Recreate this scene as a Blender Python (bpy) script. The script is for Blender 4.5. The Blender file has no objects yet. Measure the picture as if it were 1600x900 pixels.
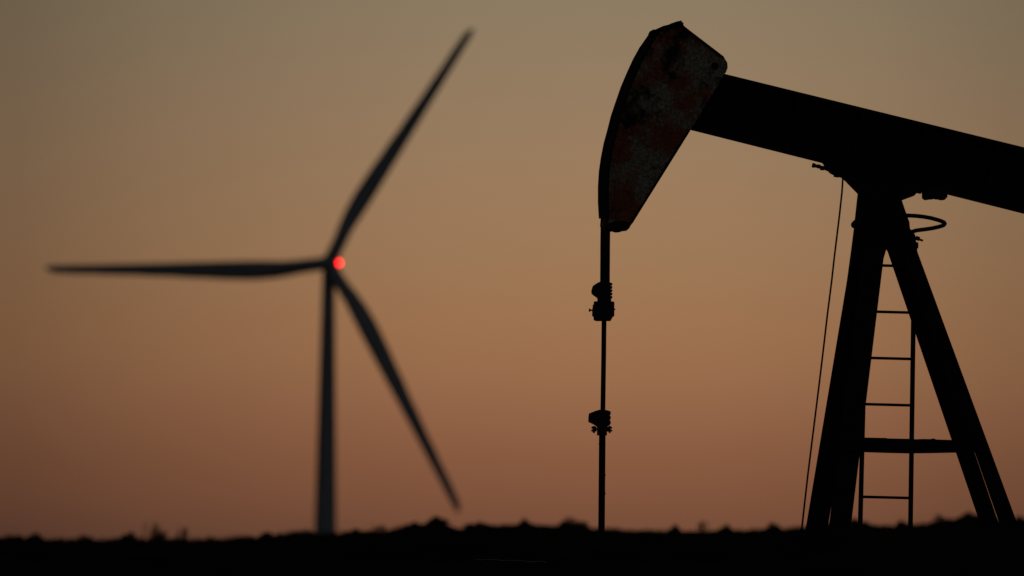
import bpy, math, random
from mathutils import Vector, Matrix

# ------------------------------------------------------------------ camera
C = bpy.context.scene.collection
sc = bpy.context.scene
LENS, SENSOR = 400.0, 36.0
F = LENS / SENSOR * 1600.0            # focal length in photo pixels
HORIZON = 870.0                       # photo row of the horizon
ROLL = math.radians(0.70)
PITCH = math.atan((HORIZON - 450.0) / F)
fwd = Vector((0, math.cos(PITCH), math.sin(PITCH)))
up0 = Vector((0, -math.sin(PITCH), math.cos(PITCH)))
rt0 = Vector((1, 0, 0))
rt = rt0 * math.cos(ROLL) + up0 * math.sin(ROLL)
up = up0 * math.cos(ROLL) - rt0 * math.sin(ROLL)
cam = bpy.data.cameras.new('camera')
co = bpy.data.objects.new('camera', cam); C.objects.link(co)
m = Matrix((rt, up, -fwd)).transposed().to_4x4()
co.matrix_world = m
cam.lens = LENS; cam.sensor_width = SENSOR
cam.clip_start = 0.5; cam.clip_end = 120000
cam.dof.use_dof = True
cam.dof.focus_distance = 90.1
cam.dof.aperture_fstop = 4.3
sc.camera = co

# ------------------------------------------------------------------ world
sc.view_settings.view_transform = 'Standard'
sc.view_settings.look = 'None'
sc.view_settings.exposure = 0.0
sc.view_settings.gamma = 1.0

def lin(c):
    c = c / 255.0
    return c / 12.92 if c <= 0.04045 else ((c + 0.055) / 1.055) ** 2.4

W = bpy.data.worlds.new('World'); sc.world = W; W.use_nodes = True
nt = W.node_tree; nt.nodes.clear()
def N(t, **k):
    n = nt.nodes.new(t)
    for a, b in k.items(): setattr(n, a, b)
    return n
def link(a, b): nt.links.new(a, b)
def math_node(op, a, b=None, c=None):
    n = N('ShaderNodeMath', operation=op)
    for i, v in enumerate((a, b, c)):
        if v is None: continue
        if isinstance(v, (int, float)): n.inputs[i].default_value = v
        else: link(v, n.inputs[i])
    return n.outputs[0]

BASE = (0.0150, 0.0090, 0.0075)       # dim light of the rest of the dome in this direction
tc = N('ShaderNodeTexCoord'); sep = N('ShaderNodeSeparateXYZ')
link(tc.outputs['Generated'], sep.inputs[0])
z = math_node('MAXIMUM', sep.outputs[2], 0.0)
tz = math_node('SQRT', z)
az = math_node('ARCTAN2', sep.outputs[0], sep.outputs[1])       # radians to the right of +Y

def smooth_table(pts, xs):
    # monotone-ish cubic through the points so the sky has no bands
    n = len(pts); X = [p[0] for p in pts]
    res = []
    K = len(pts[0][1])
    sl = []
    for i in range(n):
        a, b = max(0, i - 1), min(n - 1, i + 1)
        sl.append([(pts[b][1][k] - pts[a][1][k]) / (X[b] - X[a]) for k in range(K)])
    for x in xs:
        if x <= X[0]: res.append(list(pts[0][1])); continue
        if x >= X[-1]: res.append(list(pts[-1][1])); continue
        i = max(j for j in range(n - 1) if X[j] <= x)
        h = X[i + 1] - X[i]; t = (x - X[i]) / h
        h00 = 2*t**3 - 3*t**2 + 1; h10 = t**3 - 2*t**2 + t; h01 = -2*t**3 + 3*t**2; h11 = t**3 - t**2
        res.append([max(0.0, h00*pts[i][1][k] + h10*h*sl[i][k] + h01*pts[i+1][1][k] + h11*h*sl[i+1][k]) for k in range(K)])
    return res

def ramp(fac, pts, npts=31):
    r = N('ShaderNodeValToRGB'); cr = r.color_ramp; cr.interpolation = 'LINEAR'
    X0, X1 = pts[0][0], pts[-1][0]
    xs = [X0 + (X1 - X0) * i / (npts - 1) for i in range(npts)]
    tb = smooth_table(pts, xs)
    mr = N('ShaderNodeMapRange'); mr.clamp = True
    mr.inputs['From Min'].default_value = X0; mr.inputs['From Max'].default_value = X1
    link(fac, mr.inputs['Value']); link(mr.outputs[0], r.inputs[0])
    while len(cr.elements) < npts: cr.elements.new(0.5)
    for i in range(npts):
        cr.elements[i].position = i / (npts - 1)
        c = tb[i] if len(tb[i]) == 3 else [tb[i][0]] * 3
        cr.elements[i].color = (c[0], c[1], c[2], 1)
    return r.outputs[0]

# afterglow by elevation: sine of elevation -> colour. Rows of the photo and the sky above it
rows = [(870,(107,72,55)),(830,(118,78,57)),(780,(129,85,61)),(720,(137,92,65)),(650,(147,101,72)),(570,(155,111,78)),
        (510,(158,115,81)),(400,(158,121,88)),(260,(155,124,94)),(140,(149,124,97)),(20,(142,123,98)),(-60,(137,120,99))]
pts = []
for y, c in rows:
    s = max(0.0, (HORIZON - y) / F)
    pts.append((s, [max(0.0, lin(v) - b) for v, b in zip(c, BASE)]))
low = ramp(z, pts, 31)
SHIGH = pts[-1][0]
hi = [(SHIGH, pts[-1][1])] + [(s, [max(0.0, lin(v) - b) for v, b in zip(c, BASE)]) for s, c in
      [(0.09,(112,104,90)),(0.14,(78,77,73)),(0.22,(50,52,56)),(0.35,(34,37,44)),(0.6,(28,31,38)),(1.0,(26,29,36))]]
high = ramp(z, hi, 32)
mixv = N('ShaderNodeMix', data_type='RGBA')
link(math_node('GREATER_THAN', z, SHIGH), mixv.inputs['Factor'])
link(low, mixv.inputs[6]); link(high, mixv.inputs[7])
# afterglow by azimuth with lens vignetting painted in: brightest just right of the turbine
def A(px): return (px - 800) / F
azp = [(A(-2600),[.28]),(A(-1200),[.33]),(A(-500),[.40]),(A(15),[.53]),(A(200),[.69]),(A(400),[.83]),(A(650),[.95]),(A(880),[1.0]),(A(1200),[.965]),
       (A(1400),[.86]),(A(1580),[.715]),(A(2000),[.50]),(A(2800),[.36]),(A(4200),[.28])]
h = ramp(az, azp, 32)
wide = N('ShaderNodeMapRange'); wide.interpolation_type = 'SMOOTHSTEP'
link(math_node('ABSOLUTE', az), wide.inputs['Value'])
for nm, v_ in (('From Min', .15), ('From Max', 2.2), ('To Min', 1.0), ('To Max', .25)): wide.inputs[nm].default_value = v_
h = math_node('MULTIPLY', h, wide.outputs[0])
glow = N('ShaderNodeMix', data_type='RGBA', blend_type='MULTIPLY'); glow.inputs['Factor'].default_value = 1
link(mixv.outputs[2], glow.inputs[6]); link(h, glow.inputs[7])
bg1 = N('ShaderNodeBackground'); link(glow.outputs[2], bg1.inputs[0]); bg1.inputs[1].default_value = 1.0
# rest of the dome: Nishita sky of a sun that has just gone, kept very dim, and its blue dusk
sky = N('ShaderNodeTexSky'); sky.sky_type = 'NISHITA'; sky.sun_disc = False
sky.sun_elevation = math.radians(-2.5); sky.sun_rotation = math.radians(0.3)
sky.air_density = 1.0; sky.dust_density = 1.0; sky.ozone_density = 1.0
bg2 = N('ShaderNodeBackground'); link(sky.outputs[0], bg2.inputs[0]); bg2.inputs[1].default_value = 0.02
# blue dusk light, growing toward the half of the sky away from the sunset
bg3 = N('ShaderNodeBackground'); link(ramp(math_node('MULTIPLY_ADD', sep.outputs[0], .26, math_node('MULTIPLY_ADD', sep.outputs[1], -.43, .5)),
      [(0, [.0030, .0045, .0060]), (.07, [.0035, .0050, .0065]), (.28, [.012, .013, .015]), (.6, [.026, .028, .031]), (1.0, [.049, .048, .047])], 15), bg3.inputs[0])
bg3.inputs[1].default_value = 1.0
ad1 = N('ShaderNodeAddShader'); ad2 = N('ShaderNodeAddShader')
link(bg1.outputs[0], ad1.inputs[0]); link(bg2.outputs[0], ad1.inputs[1])
link(ad1.outputs[0], ad2.inputs[0]); link(bg3.outputs[0], ad2.inputs[1])
out = N('ShaderNodeOutputWorld'); link(ad2.outputs[0], out.inputs[0])

# ------------------------------------------------------------------ helpers
def ray(px, py):
    u, v = (px - 800) / F, (450 - py) / F
    return rt * u + up * v + fwd
def P(px, py, Y):
    d = ray(px, py); return d * (Y / d.y)
YAW = math.radians(12.5)
EX = Vector((math.cos(YAW), math.sin(YAW), 0)); ET = Vector((-math.sin(YAW), math.cos(YAW), 0))
ORG = P(1380, 300, 90.5); ORG.z = 0
def PL(px, py, t=0.0):
    "point of a view ray on the vertical plane along the beam, t metres behind its middle"
    d = ray(px, py); o = ORG + ET * t
    return d * (o.dot(ET) / d.dot(ET))

def mat(name, col, rough=0.6, metal=0.0, noise=None, spec=0.3):
    mm = bpy.data.materials.new(name); mm.use_nodes = True
    t = mm.node_tree; b = t.nodes['Principled BSDF']
    b.inputs['Roughness'].default_value = rough; b.inputs['Metallic'].default_value = metal
    b.inputs['Specular IOR Level'].default_value = spec
    b.inputs['Base Color'].default_value = (*col, 1)
    if noise:
        col2, scale = noise
        tcn = t.nodes.new('ShaderNodeTexCoord'); nz = t.nodes.new('ShaderNodeTexNoise')
        nz.inputs['Scale'].default_value = scale; nz.inputs['Detail'].default_value = 8
        cr = t.nodes.new('ShaderNodeValToRGB')
        cr.color_ramp.elements[0].position = .38; cr.color_ramp.elements[1].position = .64
        cr.color_ramp.elements[0].color = (*col, 1); cr.color_ramp.elements[1].color = (*col2, 1)
        t.links.new(tcn.outputs['Object'], nz.inputs['Vector']); t.links.new(nz.outputs[0], cr.inputs[0])
        t.links.new(cr.outputs[0], b.inputs['Base Color'])
        bp = t.nodes.new('ShaderNodeBump'); bp.inputs['Strength'].default_value = .3; bp.inputs['Distance'].default_value = .01
        t.links.new(nz.outputs[0], bp.inputs['Height']); t.links.new(bp.outputs[0], b.inputs['Normal'])
    return mm

M_black = mat('sooty black paint', (.010, .010, .010), .75, noise=((.018, .014, .011), 7), spec=.12)
M_steel = mat('oily dark steel', (.014, .014, .015), .6, noise=((.022, .018, .015), 20), spec=.2)
M_rod = mat('greasy rod steel', (.02, .02, .02), .55, .3, spec=.2)
M_turb = mat('turbine grey white paint', (.24, .26, .29), .5, noise=((.28, .30, .33), .4))
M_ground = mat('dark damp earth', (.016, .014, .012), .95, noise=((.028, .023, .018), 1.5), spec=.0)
M_plant = mat('dusty sage leaves', (.040, .042, .026), .9, noise=((.065, .06, .035), 9), spec=.0)
M_grass = mat('dry grass', (.035, .030, .018), .9, noise=((.05, .042, .025), 5), spec=.0)
M_wire = mat('bare galvanised wire', (.32, .33, .34), .55, .2)

def rust_material():
    mm = bpy.data.materials.new('weathered grey paint with rust'); mm.use_nodes = True
    t = mm.node_tree; b = t.nodes['Principled BSDF']; L = t.links.new
    tcn = t.nodes.new('ShaderNodeTexCoord')
    def noise(scale, detail, rough, lo, hi, w=0):
        mp = t.nodes.new('ShaderNodeMapping'); mp.inputs['Location'].default_value = (w, w * .7, w * 1.3)
        L(tcn.outputs['Object'], mp.inputs[0])
        n = t.nodes.new('ShaderNodeTexNoise'); n.inputs['Scale'].default_value = scale
        n.inputs['Detail'].default_value = detail; n.inputs['Roughness'].default_value = rough
        L(mp.outputs[0], n.inputs['Vector'])
        r = t.nodes.new('ShaderNodeMapRange'); r.inputs['From Min'].default_value = lo; r.inputs['From Max'].default_value = hi
        L(n.outputs[0], r.inputs['Value']); return r.outputs[0]
    def mix(f, a, c):
        n = t.nodes.new('ShaderNodeMix'); n.data_type = 'RGBA'
        L(f, n.inputs['Factor'])
        for s, v in ((6, a), (7, c)):
            if isinstance(v, tuple): n.inputs[s].default_value = (*v, 1)
            else: L(v, n.inputs[s])
        return n.outputs[2]
    def mul(a, c):
        n = t.nodes.new('ShaderNodeMath'); n.operation = 'MULTIPLY'; L(a, n.inputs[0])
        if isinstance(c, float): n.inputs[1].default_value = c
        else: L(c, n.inputs[1])
        return n.outputs[0]
    rustc = mix(noise(30, 8, .7, .35, .65, 4), (.26, .055, .022), (.38, .14, .055))
    paint = mix(noise(45, 6, .7, .4, .62, 9), (.44, .44, .36), (.22, .20, .14))
    c = mix(noise(3.0, 12, .72, .455, .55, 2), paint, rustc)            # rust eating the paint
    c = mix(mul(noise(60, 8, .85, .44, .62, 17), .85), c, (.03, .02, .015))  # pitted grain
    c = mix(noise(3.8, 12, .70, .515, .60, 31), c, (.012, .010, .010))   # oil stains
    L(c, b.inputs['Base Color']); b.inputs['Roughness'].default_value = .8
    b.inputs['Specular IOR Level'].default_value = .15
    return mm
M_rust = rust_material()

class MB:
    def __init__(s): s.v = []; s.f = []
    def prism(s, poly, ext):
        n = len(poly); k = len(s.v)
        s.v += [Vector(p) for p in poly] + [Vector(p) + ext for p in poly]
        s.f.append(list(range(k, k + n))); s.f.append([k + n + i for i in reversed(range(n))])
        for i in range(n):
            j = (i + 1) % n
            s.f.append([k + i, k + n + i, k + n + j, k + j])
        return s
    def tube(s, pts, r, n=10, caps=True):
        pts = [Vector(p) for p in pts]; k = len(s.v); R = r if isinstance(r, (list, tuple)) else [r] * len(pts)
        for i, p in enumerate(pts):
            d = (pts[min(i + 1, len(pts) - 1)] - pts[max(i - 1, 0)]).normalized()
            ref = Vector((0, 1, 0)) if abs(d.y) < .9 else Vector((0, 0, 1))
            a = d.cross(ref).normalized(); b = d.cross(a)
            for j in range(n):
                w = 2 * math.pi * j / n
                s.v.append(p + (a * math.cos(w) + b * math.sin(w)) * R[i])
        for i in range(len(pts) - 1):
            for j in range(n):
                j2 = (j + 1) % n
                s.f.append([k + i*n + j, k + i*n + j2, k + (i+1)*n + j2, k + (i+1)*n + j])
        if caps:
            s.f.append([k + j for j in reversed(range(n))]); s.f.append([k + (len(pts)-1)*n + j for j in range(n)])
        return s
    def box(s, a, b):
        a, b = Vector(a), Vector(b)
        return s.prism([(a.x,a.y,a.z),(b.x,a.y,a.z),(b.x,a.y,b.z),(a.x,a.y,b.z)], Vector((0, b.y-a.y, 0)))
    def build(s, name, material, parent=None, smooth=False, origin=None):
        o_ = Vector((0, 0, 0))
        q = parent
        if q is not None:
            o_ = Vector(q['_o'])
        elif origin is not None: o_ = Vector(origin)
        me = bpy.data.meshes.new(name)
        me.from_pydata([tuple(v - o_) for v in s.v], [], s.f); me.validate()
        import bmesh
        bm = bmesh.new(); bm.from_mesh(me); bmesh.ops.recalc_face_normals(bm, faces=bm.faces); bm.to_mesh(me); bm.free()
        me.materials.append(material)
        if smooth:
            for p in me.polygons: p.use_smooth = True
        ob = bpy.data.objects.new(name, me); C.objects.link(ob)
        if parent is not None: ob.parent = parent
        else: ob.location = o_
        ob['_o'] = tuple(o_)
        return ob
def empty(name, loc, parent=None):
    o = bpy.data.objects.new(name, None); C.objects.link(o); o.empty_display_size = .2
    if parent is not None:
        o.parent = parent; o['_o'] = parent['_o']
    else: o.location = loc; o['_o'] = tuple(loc)
    return o
def tag(o, label=None, cat=None, group=None, kind=None):
    for k, v in (('label', label), ('category', cat), ('group', group), ('kind', kind)):
        if v: o[k] = v
    return o
YV = Vector((0, 1, 0))

# ------------------------------------------------------------------ terrain
ridge_px = [(-400,838),(0,844),(60,846),(110,849),(200,846),(330,847),(400,843),(490,836),(520,840),(600,834),(640,826),(690,818),
            (720,829),(760,824),(850,825),(940,829),(1000,833),(1100,832),(1200,832),(1260,828),(1320,818),(1370,825),(1450,823),
            (1480,817),(1520,813),(1560,818),(1600,818),(2000,821)]
def interp(tab, x):
    if x <= tab[0][0]: return tab[0][1]
    for (a, b), (c, d) in zip(tab, tab[1:]):
        if x <= c:
            t = (x - a) / (c - a); t = t * t * (3 - 2 * t); return b + (d - b) * t
    return tab[-1][1]
def n1(x, s=0.0):
    return (math.sin(x*1.7+s) + math.sin(x*3.9+1.3*s+.7)*.6 + math.sin(x*9.1+2.1*s+2)*.3) / 1.9
YB, YR = 87.6, 235.0
def pxx(x, Y): return 800 + x / Y * F
def crest(x): return P(pxx(x, YB), interp(ridge_px, pxx(x, YB)) + 8, YB).z
def ridge(x): return P(pxx(x, YR), interp(ridge_px, pxx(x, YR)) - 1.0, YR).z
def sst(a, b, x):
    t = min(1, max(0, (x - a) / (b - a))); return t * t * (3 - 2 * t)
def ground(x, y):
    r = math.hypot(x, y)
    near = -1.55 + (y / 85.0) * 1.15 if y > 0 else -1.55
    fade = 1 - sst(14, 60, abs(x))
    cz = crest(x) * fade + .1 * (1 - fade)
    rz = ridge(x) * fade + .2 * (1 - fade)
    pad = -.68
    if y < 84: zz = near
    elif y < YB: zz = near + (cz - near) * sst(84, YB, y)
    elif y < YB + 1.1: zz = cz + (pad - cz) * sst(YB, YB + 1.1, y)
    elif y < 125: zz = pad
    elif y < YR: zz = pad + (rz - pad) * sst(125, YR, y)
    else:
        zz = rz + (-27 - rz) * sst(YR, 1500, y)
    amp = .012 if y < 250 else .0
    if r < 400: zz += amp * (n1(x*1.9, y*2.3) * .5 + n1(y*2.7, x*3.1) * .5) * (1.0 if abs(y - 90) > 1.5 else .4)
    return zz
xs = [i * .14 for i in range(-86, 87)]
step = .2; x = xs[-1]; ext_ = []
while x < 60000:
    step *= 1.22; x += step; ext_.append(x)
xs = [-e for e in reversed(ext_)] + xs + ext_
ys = []
def rng(a, b, s):
    v = a
    while v < b - 1e-6: ys.append(v); v += s
for v in (-60000, -20000, -6000, -2000, -600, -200, -80, -30): ys.append(v)
rng(-12, 78, 3); rng(78, 84, .5); rng(84, 89.4, .12); rng(89.4, 96, .6); rng(96, 220, 4); rng(220, 231, 1); rng(231, 240, .3); rng(240, 260, 2)
v = 260; s_ = 4
while v < 60000: ys.append(v); v += s_; s_ *= 1.18
g = MB(); nx = len(xs)
for yy in ys:
    for xx in xs: g.v.append(Vector((xx, yy, ground(xx, yy))))
for j in range(len(ys) - 1):
    for i in range(nx - 1):
        k = j * nx + i; g.f.append([k, k + 1, k + nx + 1, k + nx])
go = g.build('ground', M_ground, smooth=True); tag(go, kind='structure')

def ghit(px, py, a=78.0, b=88.0):
    y = a
    while y < b:
        p = P(px, py, y)
        if p.z <= ground(p.x, p.y): return p
        y += .02
    return P(px, py, b)

# ------------------------------------------------------------------ pump jack
PBASE = Vector((P(1400, 900, 90.5).x, 90.5, -.68))
pj = empty('pump_jack', PBASE)
tag(pj, 'black pump jack silhouette with rusty horse head, sloping walking beam and ladder', 'pump jack')

# walking beam: a rolled I section
def beam_pt(sx, topfrac, t):   # sx in photo columns on the beam's top line
    top = (sx, 116 + (sx - 1135) * .2452)
    bx = sx - 24; bot = (bx, 204 + (bx - 1082) * .2515)
    a, b = PL(*top, t), PL(*bot, t)
    return b + (a - b) * topfrac
beam = MB()
def ibeam_slab(f0, f1, t0, t1):
    k = len(beam.v)
    for sx in (1050, 1930):
        for f in (f0, f1):
            for t in (t0, t1): beam.v.append(beam_pt(sx, f, t))
    beam.f.extend([[k,k+1,k+3,k+2],[k+4,k+6,k+7,k+5],[k,k+4,k+5,k+1],[k+2,k+3,k+7,k+6],[k,k+2,k+6,k+4],[k+1,k+5,k+7,k+3]])
ibeam_slab(0, .045, -.12, .12); ibeam_slab(.955, 1, -.12, .12); ibeam_slab(.030, .970, -.016, .010)
wb = beam.build('walking_beam', M_black, pj)
for sx in (1250, 1350, 1450, 1560, 1680, 1800):
    a = [beam_pt(sx, .047, -.115), beam_pt(sx + 4, .047, -.115), beam_pt(sx + 4, .953, -.115), beam_pt(sx, .953, -.115)]
    MB().prism(a, ET * .098).build('stiffener', M_black, wb)

# horse head
SH = 13.0
left = [(1014,52),(1000,72),(990,90),(980,112),(971,133),(962,159),(955,180),(950,200),(944,222),(939.5,245),(936.5,266),(935,290),(935,315),(936.5,340)]
inner = [(x_ + SH, y_) for x_, y_ in left]
TN, TF = -.153, .153
body = [(x_ + 2.5, y_) for x_, y_ in inner] + [(951,352),(955,359),(962,361),(970,360.5),(979,358),(984,354),(987.5,349)]
body += [(1078.5,204),(1104,162),(1131,117),(1134.5,113),(1137,106),(1136.5,98),(1131,89),(1110,73),(1090,57),(1068,41),(1060,40),(1043,44),(1029,50)]
hh = MB().prism([PL(x_, y_, TN) for x_, y_ in body], ET * (TF - TN)).build('horse_head', M_rust, pj)
pl = MB().prism([PL(x_, y_, TN - .004) for x_, y_ in inner] + [PL(x_ + 3.4, y_, TN - .004) for x_, y_ in reversed(inner)], ET * (TF - TN + .008))
pl.build('front_plate', M_black, hh)
cap = [(1013,53),(1015,49),(1022,45.5),(1023,46.5),(1036,40.5),(1046,38),(1047,37),(1057,33.6),(1065,31.8),(1065.5,34),(1068.5,36.5),(1067.5,39),(1070,41),(1060,41),(1045,44),(1030,50),(1018,57)]
MB().prism([PL(x_, y_, TN - .012) for x_, y_ in cap], YV * .30).build('top_cap', M_black, hh)
bc = [(950,349),(953,358),(957,360.5),(962,362),(968,361.5),(973,359.8),(979,359.3),(984,355),(986,351),(987.5,349),(975,345),(960,346)]
MB().prism([PL(x_, y_, TN - .012) for x_, y_ in bc], YV * .28).build('bottom_cap', M_black, hh)
for off in (7.5, 13.0):
    rb = MB(); cur = [(x_ + off, y_ + 3) for x_, y_ in inner[1:]]
    rb.tube([PL(x_, y_, TN - .001) for x_, y_ in cur], .0045, 6)
    rb.build('weld_seam', M_rust, hh, smooth=True)
c0 = PL(1117, 103, TN)
MB().tube([c0 - ET * .012, c0 + ET * .03], .028, 20).build('hinge_pin', M_black, hh)
edge = [(1078.5,204),(987.5,349)]
e1 = MB().prism([PL(1078.5,204.5,TN-.01), PL(988,349.5,TN-.01), PL(985,348,TN-.01), PL(1075.5,203,TN-.01)], ET*.0098); e1.build('edge_strip', M_steel, hh)
e2 = MB().prism([PL(1070,41.5,TN-.01), PL(1131.5,88.6,TN-.01), PL(1129.5,91.5,TN-.01), PL(1068,44.5,TN-.01)], ET*.0098); e2.build('edge_strip', M_steel, hh)

# bridle, carrier bar, polished rod and clamps
YW = 90.02
def Q(px, py, dy=0.0): return P(px, py, YW + dy)
def poly(pts, dy0, depth): return [Q(a, b, dy0) for a, b in pts], YV * depth
for dx, dy in ((-3.7, .1), (3.7, -.1)):
    cb = MB(); cb.tube([Q(946.3 + dx, 325, dy), Q(945.6 + dx, 380, dy), Q(945.2 + dx, 446, dy)], .0200, 10)
    cb.build('bridle_cable', M_rod, pj, smooth=True)
cbm = MB()
cbm.prism(*poly([(928,471),(934,470.5),(955,470.5),(960,471.5),(960,493),(957.5,495),(956,498),(954,501),(932,501),(928,499.5),(927.4,494),(925.3,493),(925.6,484),(926.5,476),(928,475)], -.11, .22))
car = cbm.build('carrier_bar', M_steel, pj)
wc = MB(); wc.prism(*poly([(936,440.5),(930,444),(926,447),(924.2,453),(924.2,457),(926,459.5),(933.5,465),(933.8,471),(955,471),(955,466),(953.5,464),(953.5,441)], -.12, .24))
for k in range(5):
    y0 = 442.0 + k * 5.1
    wc.prism(*poly([(953,y0-.6),(956,y0),(957.2,y0+1.2),(956.6,y0+3.4),(953,y0+3.8)], -.10, .20))
wc.build('cable_clamp', M_steel, car)
kn = MB(); kn.tube([Q(926, 484.8, -.02), Q(920.6, 484.6, -.02)], .0065, 8); kn.tube([Q(922.6, 484.7, -.02), Q(920.0, 484.6, -.02)], .013, 8)
kn.build('knob', M_steel, car)
MB().tube([Q(959, 483.3, 0), Q(961.4, 483.3, 0)], .006, 6).build('bolt', M_steel, car)
rod = MB(); rod.tube([Q(943.9, 492), Q(943.2, 560), Q(942.0, 640), Q(941.2, 668)], .0195, 12)
rd = rod.build('polished_rod', M_rod, pj, smooth=True)
ro2 = MB(); ro2.tube([Q(941.2, 668), Q(941.0, 690), Q(940.6, 740), Q(939.8, 830), Q(939.3, 985)], .0262, 12); 
for yy_ in (693, 742, 771): ro2.tube([Q(940.9, yy_ - 1), Q(940.9, yy_ + 1.6)], .0275, 12)
ro2.build('rod_liner', M_rod, rd, smooth=True)
lc = MB(); lc.prism(*poly([(937,640),(931,641.7),(920.3,646),(919.5,652),(919.4,659),(926,662),(931,665),(933,667),(933,680),(948.5,680),(948.5,676),(949,667),(950,665.5),(953,664.5),(953.2,642.3),(948,640.7)], -.10, .20))
for k in range(3):
    y0 = 642.0 + k * 7.4
    lc.prism(*poly([(952.5,y0+.3),(954.2,y0+.6),(954.4,y0+5.4),(952.5,y0+5.9)], -.09, .18))
rc = lc.build('rod_clamp', M_steel, rd)
for cx_, sgn in ((928.0, -1), (952.5, 1)):
    wbm = MB()
    for yy_, rr in ((668.3, 4.0), (672.8, 4.2)):
        wbm.prism(*poly([(cx_-rr,yy_-1),(cx_-rr*.6,yy_-2),(cx_+rr*.6,yy_-2),(cx_+rr,yy_-1),(cx_+rr,yy_+1),(cx_+rr*.6,yy_+1.6),(cx_-rr*.6,yy_+1.6),(cx_-rr,yy_+1)], -.03, .06))
    wbm.tube([Q(cx_, 665.6, 0), Q(cx_, 676.6, 0)], .0085, 8)
    wbm.tube([Q(cx_, 670.5, 0), Q(cx_ - sgn * 6, 670.5, 0)], .0075, 8)
    wbm.build('wing_bolt', M_steel, rc)

# samson post: four legs, the far pair showing left of the near pair
def lineL(y): return 1342 + (y-301)*(1323-1342)/139.0 if y < 440 else 1323 + (y-440)*(1259-1323)/385.0
def lineR(y): return 1383 + (y-385)*(1330.5-1383)/430.0
def rL(y): return 1384 + (y-385)*(1528.5-1384)/425.0
def rR(y): return 1433 + (y-392)*(1583-1433)/408.0
def leg(cols, ys_, ts):
    # cols(y)->(x0,x1); channel-shaped leg: web plate and two flanges toward the back
    b = MB(); D = .14; xm, _x = cols(700); dv = ray((xm + _x) / 2, 700)
    for i in range(len(ys_) - 1):
        y0, y1 = ys_[i], ys_[i+1]; t0, t1 = ts(y0), ts(y1)
        a0, a1 = cols(y0); b0, b1 = cols(y1)
        def slab(u0, u1, d0, d1):
            q = [(a0 + (a1-a0)*u0, y0, t0), (a0 + (a1-a0)*u1, y0, t0), (b0 + (b1-b0)*u1, y1, t1), (b0 + (b1-b0)*u0, y1, t1)]
            b.prism([PL(X_, Y_, T_) + dv * d0 for X_, Y_, T_ in q], dv * (d1 - d0))
        slab(0, 1, 0, .012); slab(0, .07, .0121, D); slab(.93, 1, .0121, D)
    return b
def tn(y): return -(.12 + (y - 300) / 520.0 * .30)
def tf(y): return (.12 + (y - 300) / 520.0 * .30)
WLG = 34.4
legs = []
legs.append(leg(lambda y: (lineR(y) - WLG, lineR(y)), [385, 1008], tn))
legs.append(leg(lambda y: (lineL(y), lineL(y) + WLG), [301, 440, 1008], tf))
def near_r(y):
    w = 25.8 + (y - 706) * (28.0 - 25.8) / 108.0 if y > 500 else 25.0
    return (rR(y) - w, rR(y))
legs.append(leg(near_r, [390, 500, 706, 1008], tn))
legs.append(leg(lambda y: (rL(y), rL(y) + 29.3), [385, 1008], tf))
for b in legs: b.build('leg', M_black, pj)
# head of the post
hd = MB()
hd.prism([PL(a, b, -.17) for a, b in [(1342,300),(1408.5,311),(1416,333),(1421,347),(1422,357),(1425,361),(1429,366),(1432,390),(1440,412),(1403,418),(1386,386),(1376,420),(1328,420),(1336,355)]], YV * .34)
ph = hd.build('post_head', M_black, pj)
p0 = PL(1336.5, 350, 0)
MB().tube([p0 - YV * .2, p0 + YV * .2], .030, 14).build('pivot_pin', M_steel, ph)
lk = MB(); lk.prism([PL(a, b, -.2) for a, b in [(1425,362),(1429.5,366),(1431,371),(1431.5,378),(1435,379),(1435,387),(1433.2,389),(1433.4,394),(1424,392)]], YV * .06)
lk.tube([PL(1431, 372.5, -.19), PL(1442, 376, -.19)], .0085, 8); lk.tube([PL(1431, 371.5, -.19), PL(1436.5, 373.5, -.19)], .017, 8)
lk.build('latch', M_steel, ph)
# saddle with the centre bearing
sd = MB()
sd.prism([PL(a, b, -.13) for a, b in [(1286,253),(1297,268.5),(1303,272),(1317.5,277),(1342,302),(1408.5,312.5),(1430,304.5),(1434,300.2),(1440,301.5),(1445,280),(1340,258)]], YV * .26)
sad = sd.build('saddle_bearing', M_black, pj)
pb = MB(); pb.prism([PL(a, b, -.13) for a, b in [(1441.5,292),(1442,308.5),(1446,311.6),(1450,311.2),(1460,309.8),(1466,310.4),(1471,311.8),(1477,311.4),(1480.3,308),(1481,298)]], YV * .22)
for bx_ in (1447, 1454.5, 1463, 1474): pb.tube([PL(bx_, 304, -.1), PL(bx_, 311.9, -.1)], .011, 8)
pb.build('bolt_plate', M_steel, sad)
gf = MB()
gf.prism([PL(a, b, -.1) for a, b in [(1281,263),(1287,266),(1288,265),(1296,268),(1303,272.5),(1303,276),(1310.5,277.2),(1311,275.2),(1318,276.5),(1318,268),(1290,257)]], YV * .08)
gf.tube([PL(1271, 258.4, -.08), PL(1284, 261.5, -.08), PL(1296, 265, -.08)], .0135, 8)
gf.tube([PL(1269.3, 258.0, -.08), PL(1273.2, 259.0, -.08)], .0185, 10)
gf.tube([PL(1277, 259.6, -.08), PL(1281, 260.6, -.08)], .0165, 10)
gf.tube([PL(1284.5, 260, -.09), PL(1284, 266, -.09)], .015, 8)
gf.build('grease_fitting', M_steel, sad)
# hoop that hangs off the post at the ladder top
hp = MB()
pts_h = [(1410,336.6,-.1),(1420,336.8,-.1),(1432,337.4,-.06),(1444,338.8,0),(1456,341,.05),(1466,343.8,.09),(1472,346.0,.12),(1475.6,347.8,.135),(1476.6,349.4,.14),(1475.4,351.2,.135),(1472,352.9,.12),(1466,354.6,.06),(1456,356.8,0),(1444,358.5,-.06),(1432,360,-.12),(1424,362.5,-.16)]
hp.tube([PL(*p) for p in pts_h], .0165, 10); hp.build('guard_hoop', M_steel, pj, smooth=True)
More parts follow.
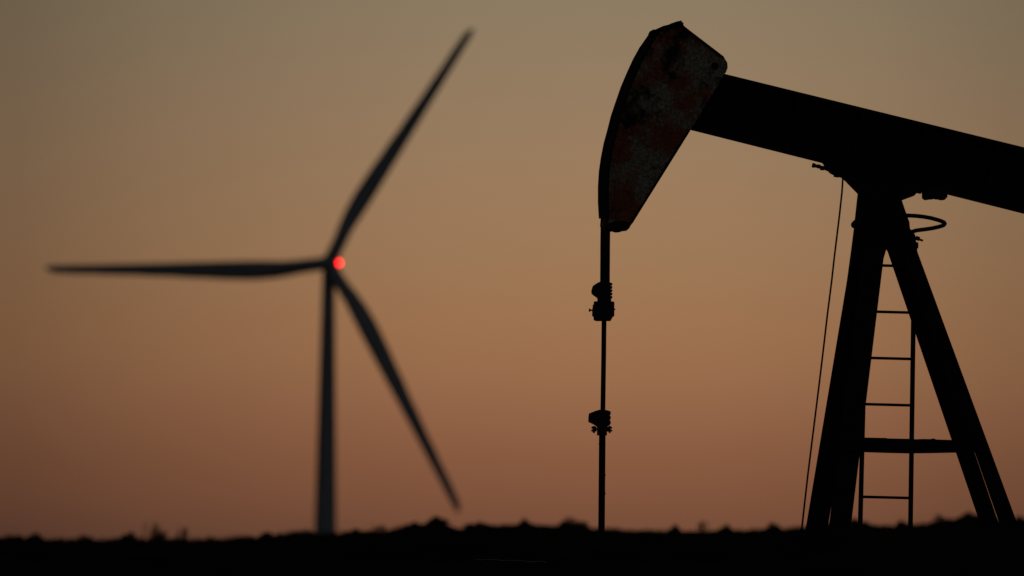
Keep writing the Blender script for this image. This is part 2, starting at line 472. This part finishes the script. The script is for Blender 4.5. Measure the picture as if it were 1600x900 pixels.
# ladder
ld = empty('ladder', None, pj)
TL = .0
def railx(y, side): return (1426.9 - (y-520)*.0142) if side else (1348.6 - (y-640)*.0250)
for side in (0, 1):
    r_ = MB(); w_ = 3.75
    ya, yb = 392, 1006
    r_.prism([PL(railx(ya,side)-w_, ya, TL), PL(railx(ya,side)+w_, ya, TL), PL(railx(yb,side)+w_, yb, TL), PL(railx(yb,side)-w_, yb, TL)], YV * .012)
    r_.build('rail', M_steel, ld)
for k in range(9):
    y = 414.3 + 72.4 * k
    r_ = MB(); r_.tube([PL(railx(y,0), y - .1, TL + .01), PL(railx(y,1), y + 1.9, TL + .01)], .0112, 8)
    r_.build('rung', M_steel, ld, smooth=True)
# cross brace between the legs, near side
cx = MB()
cx.prism([PL(a, b, -.37) for a, b in [(1300,682.5),(1349,683.6),(1385,684.2),(1386,684.9),(1420,685.6),(1432,686.3),(1442,685.8),(1455,686),(1456,685.2),(1461,685.4),(1462,686.6),(1487,687.4),(1536,688),(1543,706.5),(1494,707.2),(1455,708),(1420,708.4),(1383,707.6),(1349,706.4),(1300,706)]], YV * .10)
cbx = cx.build('cross_brace', M_black, pj)
for bx_, by_ in ((1314, 694), (1520, 693), (1531, 701), (1508, 701)):
    q = PL(bx_, by_, -.385); MB().tube([q, q + YV * .0135], .012, 6).build('bolt', M_steel, cbx)
# brake cable down the front of the post
cp = [(1317.2,275),(1315.6,300),(1311.8,335),(1307.4,371),(1303.3,405),(1299.4,440),(1293,490),(1286.6,545),(1280,600),(1273.5,652),(1267.5,700),(1262.5,740),(1257.6,783),(1252.9,825),(1236,985)]
MB().tube([PL(a, b, -.12) for a, b in cp], .0074, 8).build('brake_cable', M_steel, pj, smooth=True)
# skid the legs stand on, behind the berm
sk = MB()
for t in (-.50, .50):
    a, b = PL(1150, 900, t), PL(1960, 900, t)
    sk.prism([(a.x, a.y, -.70), (b.x, b.y, -.70), (b.x, b.y, -.60), (a.x, a.y, -.60)], ET * .12)
sk.build('skid', M_black, pj)

# ------------------------------------------------------------------ wind turbine
YT = 2458.0; MPP = YT / F
hub = P(512.5, 412, YT)
yaw = math.radians(7)
tb = Vector((math.sin(yaw), math.cos(yaw), 0))           # rotor axis, pointing back along the nacelle
ts_ = Vector((math.cos(yaw), -math.sin(yaw), 0))
tower_c = hub + tb * 2.6 - ts_ * .2
base = Vector((tower_c.x, tower_c.y, ground(tower_c.x, tower_c.y)))
wt = empty('wind_turbine', base)
tag(wt, 'three bladed wind turbine with red light glowing beside its hub', 'wind turbine')
tw = MB(); n = 9; ztop = hub.z - 1.6
tw.tube([Vector((base.x, base.y, base.z - .5 + (ztop - base.z + .5) * i / n)) for i in range(n + 1)], [3.0 - (3.0 - 1.35) * i / n for i in range(n + 1)], 32)
tw.build('tower', M_turb, wt, smooth=True)
nc = MB()
secs = [(1.5, 1.3, 1.5), (2.3, 1.5, 1.9), (5, 1.6, 2.0), (9, 1.5, 1.9), (11.0, 1.2, 1.5)]
k = 0
for d, hw, hh_ in secs:
    for j in range(20):
        w = 2 * math.pi * j / 20; cx_, cz_ = math.cos(w), math.sin(w)
        ex = .45
        X_ = hw * math.copysign(abs(cx_) ** ex, cx_); Z_ = hh_ * math.copysign(abs(cz_) ** ex, cz_)
        nc.v.append(hub + tb * d + ts_ * X_ + Vector((0, 0, Z_ + .1)))
for i in range(len(secs) - 1):
    for j in range(20):
        j2 = (j + 1) % 20; nc.f.append([i*20+j, i*20+j2, (i+1)*20+j2, (i+1)*20+j])
nc.f.append(list(range(20))); nc.f.append([80 + j for j in range(20)])
nac = nc.build('nacelle', M_turb, wt, smooth=True)
lp = hub + tb * 5 + ts_ * 1.75 + Vector((0, 0, .15))
lp = P(528.2, 410.8, (hub + tb * 5).y)
br = MB(); br.tube([hub + tb * 5 + ts_ * 1.4 + Vector((0, 0, -.1)), lp + Vector((-.1, 0, -.42)), lp + Vector((0, 0, -.40))], .10, 8); br.build('light_bracket', M_turb, nac)
ml = bpy.data.materials.new('red warning lamp'); ml.use_nodes = True
b = ml.node_tree.nodes['Principled BSDF']; b.inputs['Base Color'].default_value = (.3, .01, .01, 1)
b.inputs['Emission Color'].default_value = (1, .012, .016, 1); b.inputs['Emission Strength'].default_value = 11.5
lm = MB()
R_ = .60
for i in range(9):
    ph_ = math.pi * i / 8
    for j in range(14):
        w = 2 * math.pi * j / 14
        lm.v.append(lp + Vector((math.sin(ph_) * math.cos(w), math.sin(ph_) * math.sin(w), math.cos(ph_))) * R_)
for i in range(8):
    for j in range(14):
        j2 = (j + 1) % 14; lm.f.append([i*14+j, i*14+j2, (i+1)*14+j2, (i+1)*14+j])
lamp = lm.build('warning_light', ml, wt, smooth=True); tag(lamp, 'glowing red aircraft warning light')
sp = MB(); prof = [(-2.4, .02), (-2.2, .65), (-1.6, 1.3), (-.8, 1.75), (.3, 1.95), (1.5, 1.85)]
sp.tube([hub + tb * d for d, r in prof], [r for d, r in prof], 24); sp.build('hub', M_turb, wt, smooth=True)
chord = [(0,3.0),(.03,3.0),(.08,3.1),(.14,3.5),(.20,4.0),(.26,4.2),(.34,4.0),(.45,3.55),(.58,3.0),(.72,2.5),(.86,2.1),(.96,1.8),(.99,1.5),(1.0,.6)]
thick = [(0,3.0),(.03,3.0),(.08,2.3),(.14,1.1),(.26,.75),(.5,.42),(.8,.2),(1,.08)]
def blade(px, py, name='blade'):
    tip = P(px, py, YT)
    d = tip - hub; d = (d - tb * d.dot(tb)); 
    # solve for the in-plane tip seen at that pixel
    dr = ray(px, py); tip = dr * (hub.dot(tb) / dr.dot(tb)); d = tip - hub; L_ = d.length; d.normalize()
    side = tb.cross(d); side.normalize()
    # CCW side as seen from the camera (trailing edge)
    ccw = -side if (Vector((0,0,1)).cross(Vector((1,0,0)))).y > 0 else side
    # rotate image direction by +90 degrees: (x,z)->(-z,x)
    want = Vector((-d.z, 0, d.x))
    ccw = side if side.dot(want) > 0 else -side
    b = MB(); ns = 34; nn = 18
    for i in range(ns):
        f = i / (ns - 1); f = f if i < ns-1 else 1.0
        c = interp(chord, f); th = interp(thick, f)
        circ = max(0, 1 - f / .14)
        tw_ = math.radians(12 * (1 - f) ** 2)
        for j in range(nn):
            w = 2 * math.pi * j / nn
            u = (1 - math.cos(w)) / 2           # 0 = leading, 1 = trailing
            air = math.sin(w) * (1 - .75 * u) * .75 + 0
            yy = air * th * (1 - circ) + .5 * th * math.sin(w) * circ
            le = .5 * circ + .20 * (1 - circ)
            xx = (u - le) * c
            X_ = xx * math.cos(tw_) - yy * math.sin(tw_); Y_ = xx * math.sin(tw_) + yy * math.cos(tw_)
            b.v.append(hub + d * (.9 + (L_ - .9) * f) + ccw * X_ + tb * (Y_ - 1.6 * f * f))
    for i in range(ns - 1):
        for j in range(nn):
            j2 = (j + 1) % nn; b.f.append([i*nn+j, i*nn+j2, (i+1)*nn+j2, (i+1)*nn+j])
    b.f.append(list(range(nn))); b.f.append([(ns-1)*nn + j for j in range(nn)])
    b.build(name, M_turb, wt, smooth=True)
blade(742, 46.5); blade(73, 417.5); blade(717, 801)

# ------------------------------------------------------------------ plants on the far rise
def shrub(px, top, wpx, kind, label, seed, dY=0.0, n=None):
    r = random.Random(seed); Y = YR + dY
    bx = P(px, 830, Y).x; bz = ground(bx, Y)
    H = P(px, top - 2.5, Y).z - bz; H = max(H, .06)
    Wd = wpx * 1.1 / F * Y / 2
    b = MB()
    o = Vector((bx, Y, bz))
    if kind == 'stalks':
        for i in range(n or 14):
            x0 = r.uniform(-.85, .85) * Wd; x1 = x0 + r.uniform(-.35, .35) * Wd; hh_ = H * r.uniform(.6, 1.0)
            y0 = r.uniform(-.3, .3) * Wd; y1 = r.uniform(-.6, .6) * Wd
            b.tube([o + Vector((x0, y0, -.03)), o + Vector(((x0+x1)/2, (y0+y1)/2, hh_*.5)), o + Vector((x1, y1, hh_))], [.012, .009, .006], 5)
            for q in range(7):
                f = r.uniform(.2, 1); c_ = o + Vector((x0 + (x1-x0)*f, y0 + (y1-y0)*f, hh_*f)); s = r.uniform(.02, .045)
                a = Vector((r.uniform(-1,1), r.uniform(-1,1), r.uniform(-.3,1))).normalized() * s
                bb = Vector((r.uniform(-1,1), r.uniform(-1,1), r.uniform(-1,1))).normalized() * s * .5
                k = len(b.v); b.v += [c_ - bb, c_ + a, c_ + bb, c_ - a * .2]; b.f.append([k, k+1, k+2, k+3])
    else:
        lobes = [(r.uniform(-.75, .75), r.uniform(-.6, .6), r.uniform(.35, .55), r.uniform(.5, .9)) for _ in range(5)]
        lobes = [(lx, ly, lr, lh * (1 - .45 * abs(lx))) for lx, ly, lr, lh in lobes]
        lobes += [(r.uniform(-.15, .15), 0, .55, 1.0)]
        for lx, ly, lr, lh in lobes:
            for q in range(3):
                qx, qy = r.uniform(-.5, .5) * lr, r.uniform(-.5, .5) * lr
                b.tube([o + Vector((lx*Wd*.4, ly*Wd*.4, -.03)), o + Vector((lx*Wd*.8, ly*Wd*.8, H*lh*.5)), o + Vector(((lx+qx)*Wd, (ly+qy)*Wd, H*lh*1.02))], [.012, .008, .003], 5)
        for i in range(n or 1300):
            lx, ly, lr, lh = r.choice(lobes)
            a_ = r.uniform(0, 6.283); q = math.sqrt(r.random()); ztop = H * lh * max(.05, 1 - q * q) ** .55
            c_ = o + Vector(((lx + math.cos(a_) * q * lr) * Wd * .9, (ly + math.sin(a_) * q * lr) * Wd * .9, ztop * r.uniform(.05, 1.0)))
            s = r.uniform(.016, .038)
            a = Vector((r.uniform(-1,1), r.uniform(-1,1), r.uniform(-.2,1))).normalized() * s
            bb = Vector((r.uniform(-1,1), r.uniform(-1,1), r.uniform(-1,1))).normalized() * s * .6
            k = len(b.v); b.v += [c_ - bb, c_ + a, c_ + bb, c_ - a]; b.f.append([k, k+1, k+2, k+3])
    ob = b.build('weed' if kind == 'stalks' else 'shrub', M_plant, origin=o)
    tag(ob, label, 'weed' if kind == 'stalks' else 'shrub', 'low plants along the dark rise')
plants = [
 (27,838,30,'bush','low dark shrub on the rise, nearest the left border of the photo'),
 (56,834,34,'bush','small pointed shrub on the rise below the tip of the level blade'),
 (132,838,50,'bush','flat wide shrub on the rise below the outer half of the level blade'),
 (205,832,34,'bush','rounded shrub on the rise just left of the thin upright weed stalks'),
 (232,817,34,'stalks','cluster of thin upright weed stalks standing highest on the left rise'),
 (252,828,18,'stalks','short spiky weed just right of the thin upright stalks'),
 (287,824,22,'stalks','single dark upright weed on the rise below the middle of the level blade'),
 (420,833,46,'bush','low broad shrub on the rise left of the turbine tower'),
 (556,828,36,'bush','small shrub on the rise just right of the turbine tower'),
 (592,822,24,'stalks','small upright weed between the turbine tower and the largest shrub'),
 (650,818,40,'bush','shoulder shrub joined to the left side of the largest shrub'),
 (687,808,46,'bush','largest dark shrub on the rise, under the tip of the lowest blade'),
 (750,818,46,'bush','low wide shrub right of the largest shrub under the blade tip'),
 (818,812,36,'bush','domed shrub on the rise halfway between lowest blade tip and rod'),
 (893,809,54,'bush','tall mounded shrub on the rise just left of the polished rod'),
 (1056,821,20,'bush','tiny shrub on the rise, first one right of the polished rod'),
 (1098,816,18,'stalks','faint thin weed standing between two tiny shrubs right of the rod'),
 (1135,821,24,'bush','tiny shrub on the rise right of the faint thin weed'),
 (1208,818,34,'bush','low shrub on the rise just left of the brake cable'),
 (1335,812,40,'bush','shrub on the rise behind the left foot of the ladder'),
 (1408,815,26,'bush','small shrub on the rise behind the right foot of the ladder'),
 (1466,806,20,'stalks','spiky weed on the rise between the ladder and right legs'),
 (1512,801,48,'bush','large shrub on the rise touching the foot of the right legs'),
 (1590,808,36,'bush','shrub on the rise at the right border beyond the right legs'),
]
for i, (px, top, w_, kd, lab) in enumerate(plants):
    shrub(px, top, w_, kd, lab, 207 + i, dY=((i * 37) % 7 - 3) * .25)

# dry grass all along the rise and on the near berm
r = random.Random(5); gr = MB()
def tuft(x, y, H, nb, spread):
    z0 = ground(x, y) - .01
    for _ in range(nb):
        bx, by = x + r.uniform(-spread, spread), y + r.uniform(-spread, spread)
        hh_ = H * r.uniform(.4, 1.0); lx, ly = r.uniform(-.5, .5) * hh_, r.uniform(-.5, .5) * hh_
        w = r.uniform(.003, .008); a = r.uniform(0, 3.14); wx, wy = w * math.cos(a), w * math.sin(a)
        k = len(gr.v)
        gr.v += [Vector((bx - wx, by - wy, z0)), Vector((bx + wx, by + wy, z0)), Vector((bx + lx*.4 + wx*.6, by + ly*.4 + wy*.6, z0 + hh_*.6)), Vector((bx + lx, by + ly, z0 + hh_))]
        gr.f.append([k, k+1, k+2, k+3])
for _ in range(4200):
    x = r.uniform(-15, 15); dens = .5 + .5 * math.sin(x * 2.1) * math.sin(x * .9 + 1)
    H = .03 + .055 * r.random() ** 2 * (0.5 + dens)
    tuft(x, YR + r.uniform(-2.5, 2.5), H, 7, .04)
for _ in range(260):
    cx0 = r.uniform(-15, 15); cy0 = YR + r.uniform(-2, 2); hc = r.uniform(.06, .17) * (1.15 if cx0 < -3 else .8); wc_ = r.uniform(.04, .14)
    for _ in range(16): tuft(cx0 + r.gauss(0, wc_), cy0 + r.gauss(0, .08), hc * r.uniform(.5, 1), 5, .02)
for _ in range(1500):
    x = r.uniform(-6, 6); y = r.uniform(84.5, 87.6)
    tuft(x, y, .02 + .02 * r.random(), 4, .02)
go2 = gr.build('grass', M_grass); tag(go2, 'short dry grass growing along the dark rise and bank', 'grass', kind='stuff')

# bare wire lying on the bank
wpts = []
for i in range(15):
    px = 742 + i * 8; py = 876.4 + 4.8 * i / 14 + .5 * math.sin(i * 1.3)
    q = ghit(px, py); wpts.append(Vector((q.x, q.y, ground(q.x, q.y) + .012)))
wr = MB().tube(wpts, .0021, 6).build('wire', M_wire, smooth=True, origin=wpts[7])
tag(wr, 'thin pale wire lying on the black bank below the shrubs', 'wire')

for o in list(bpy.data.objects):
    if '_o' in o: del o['_o']
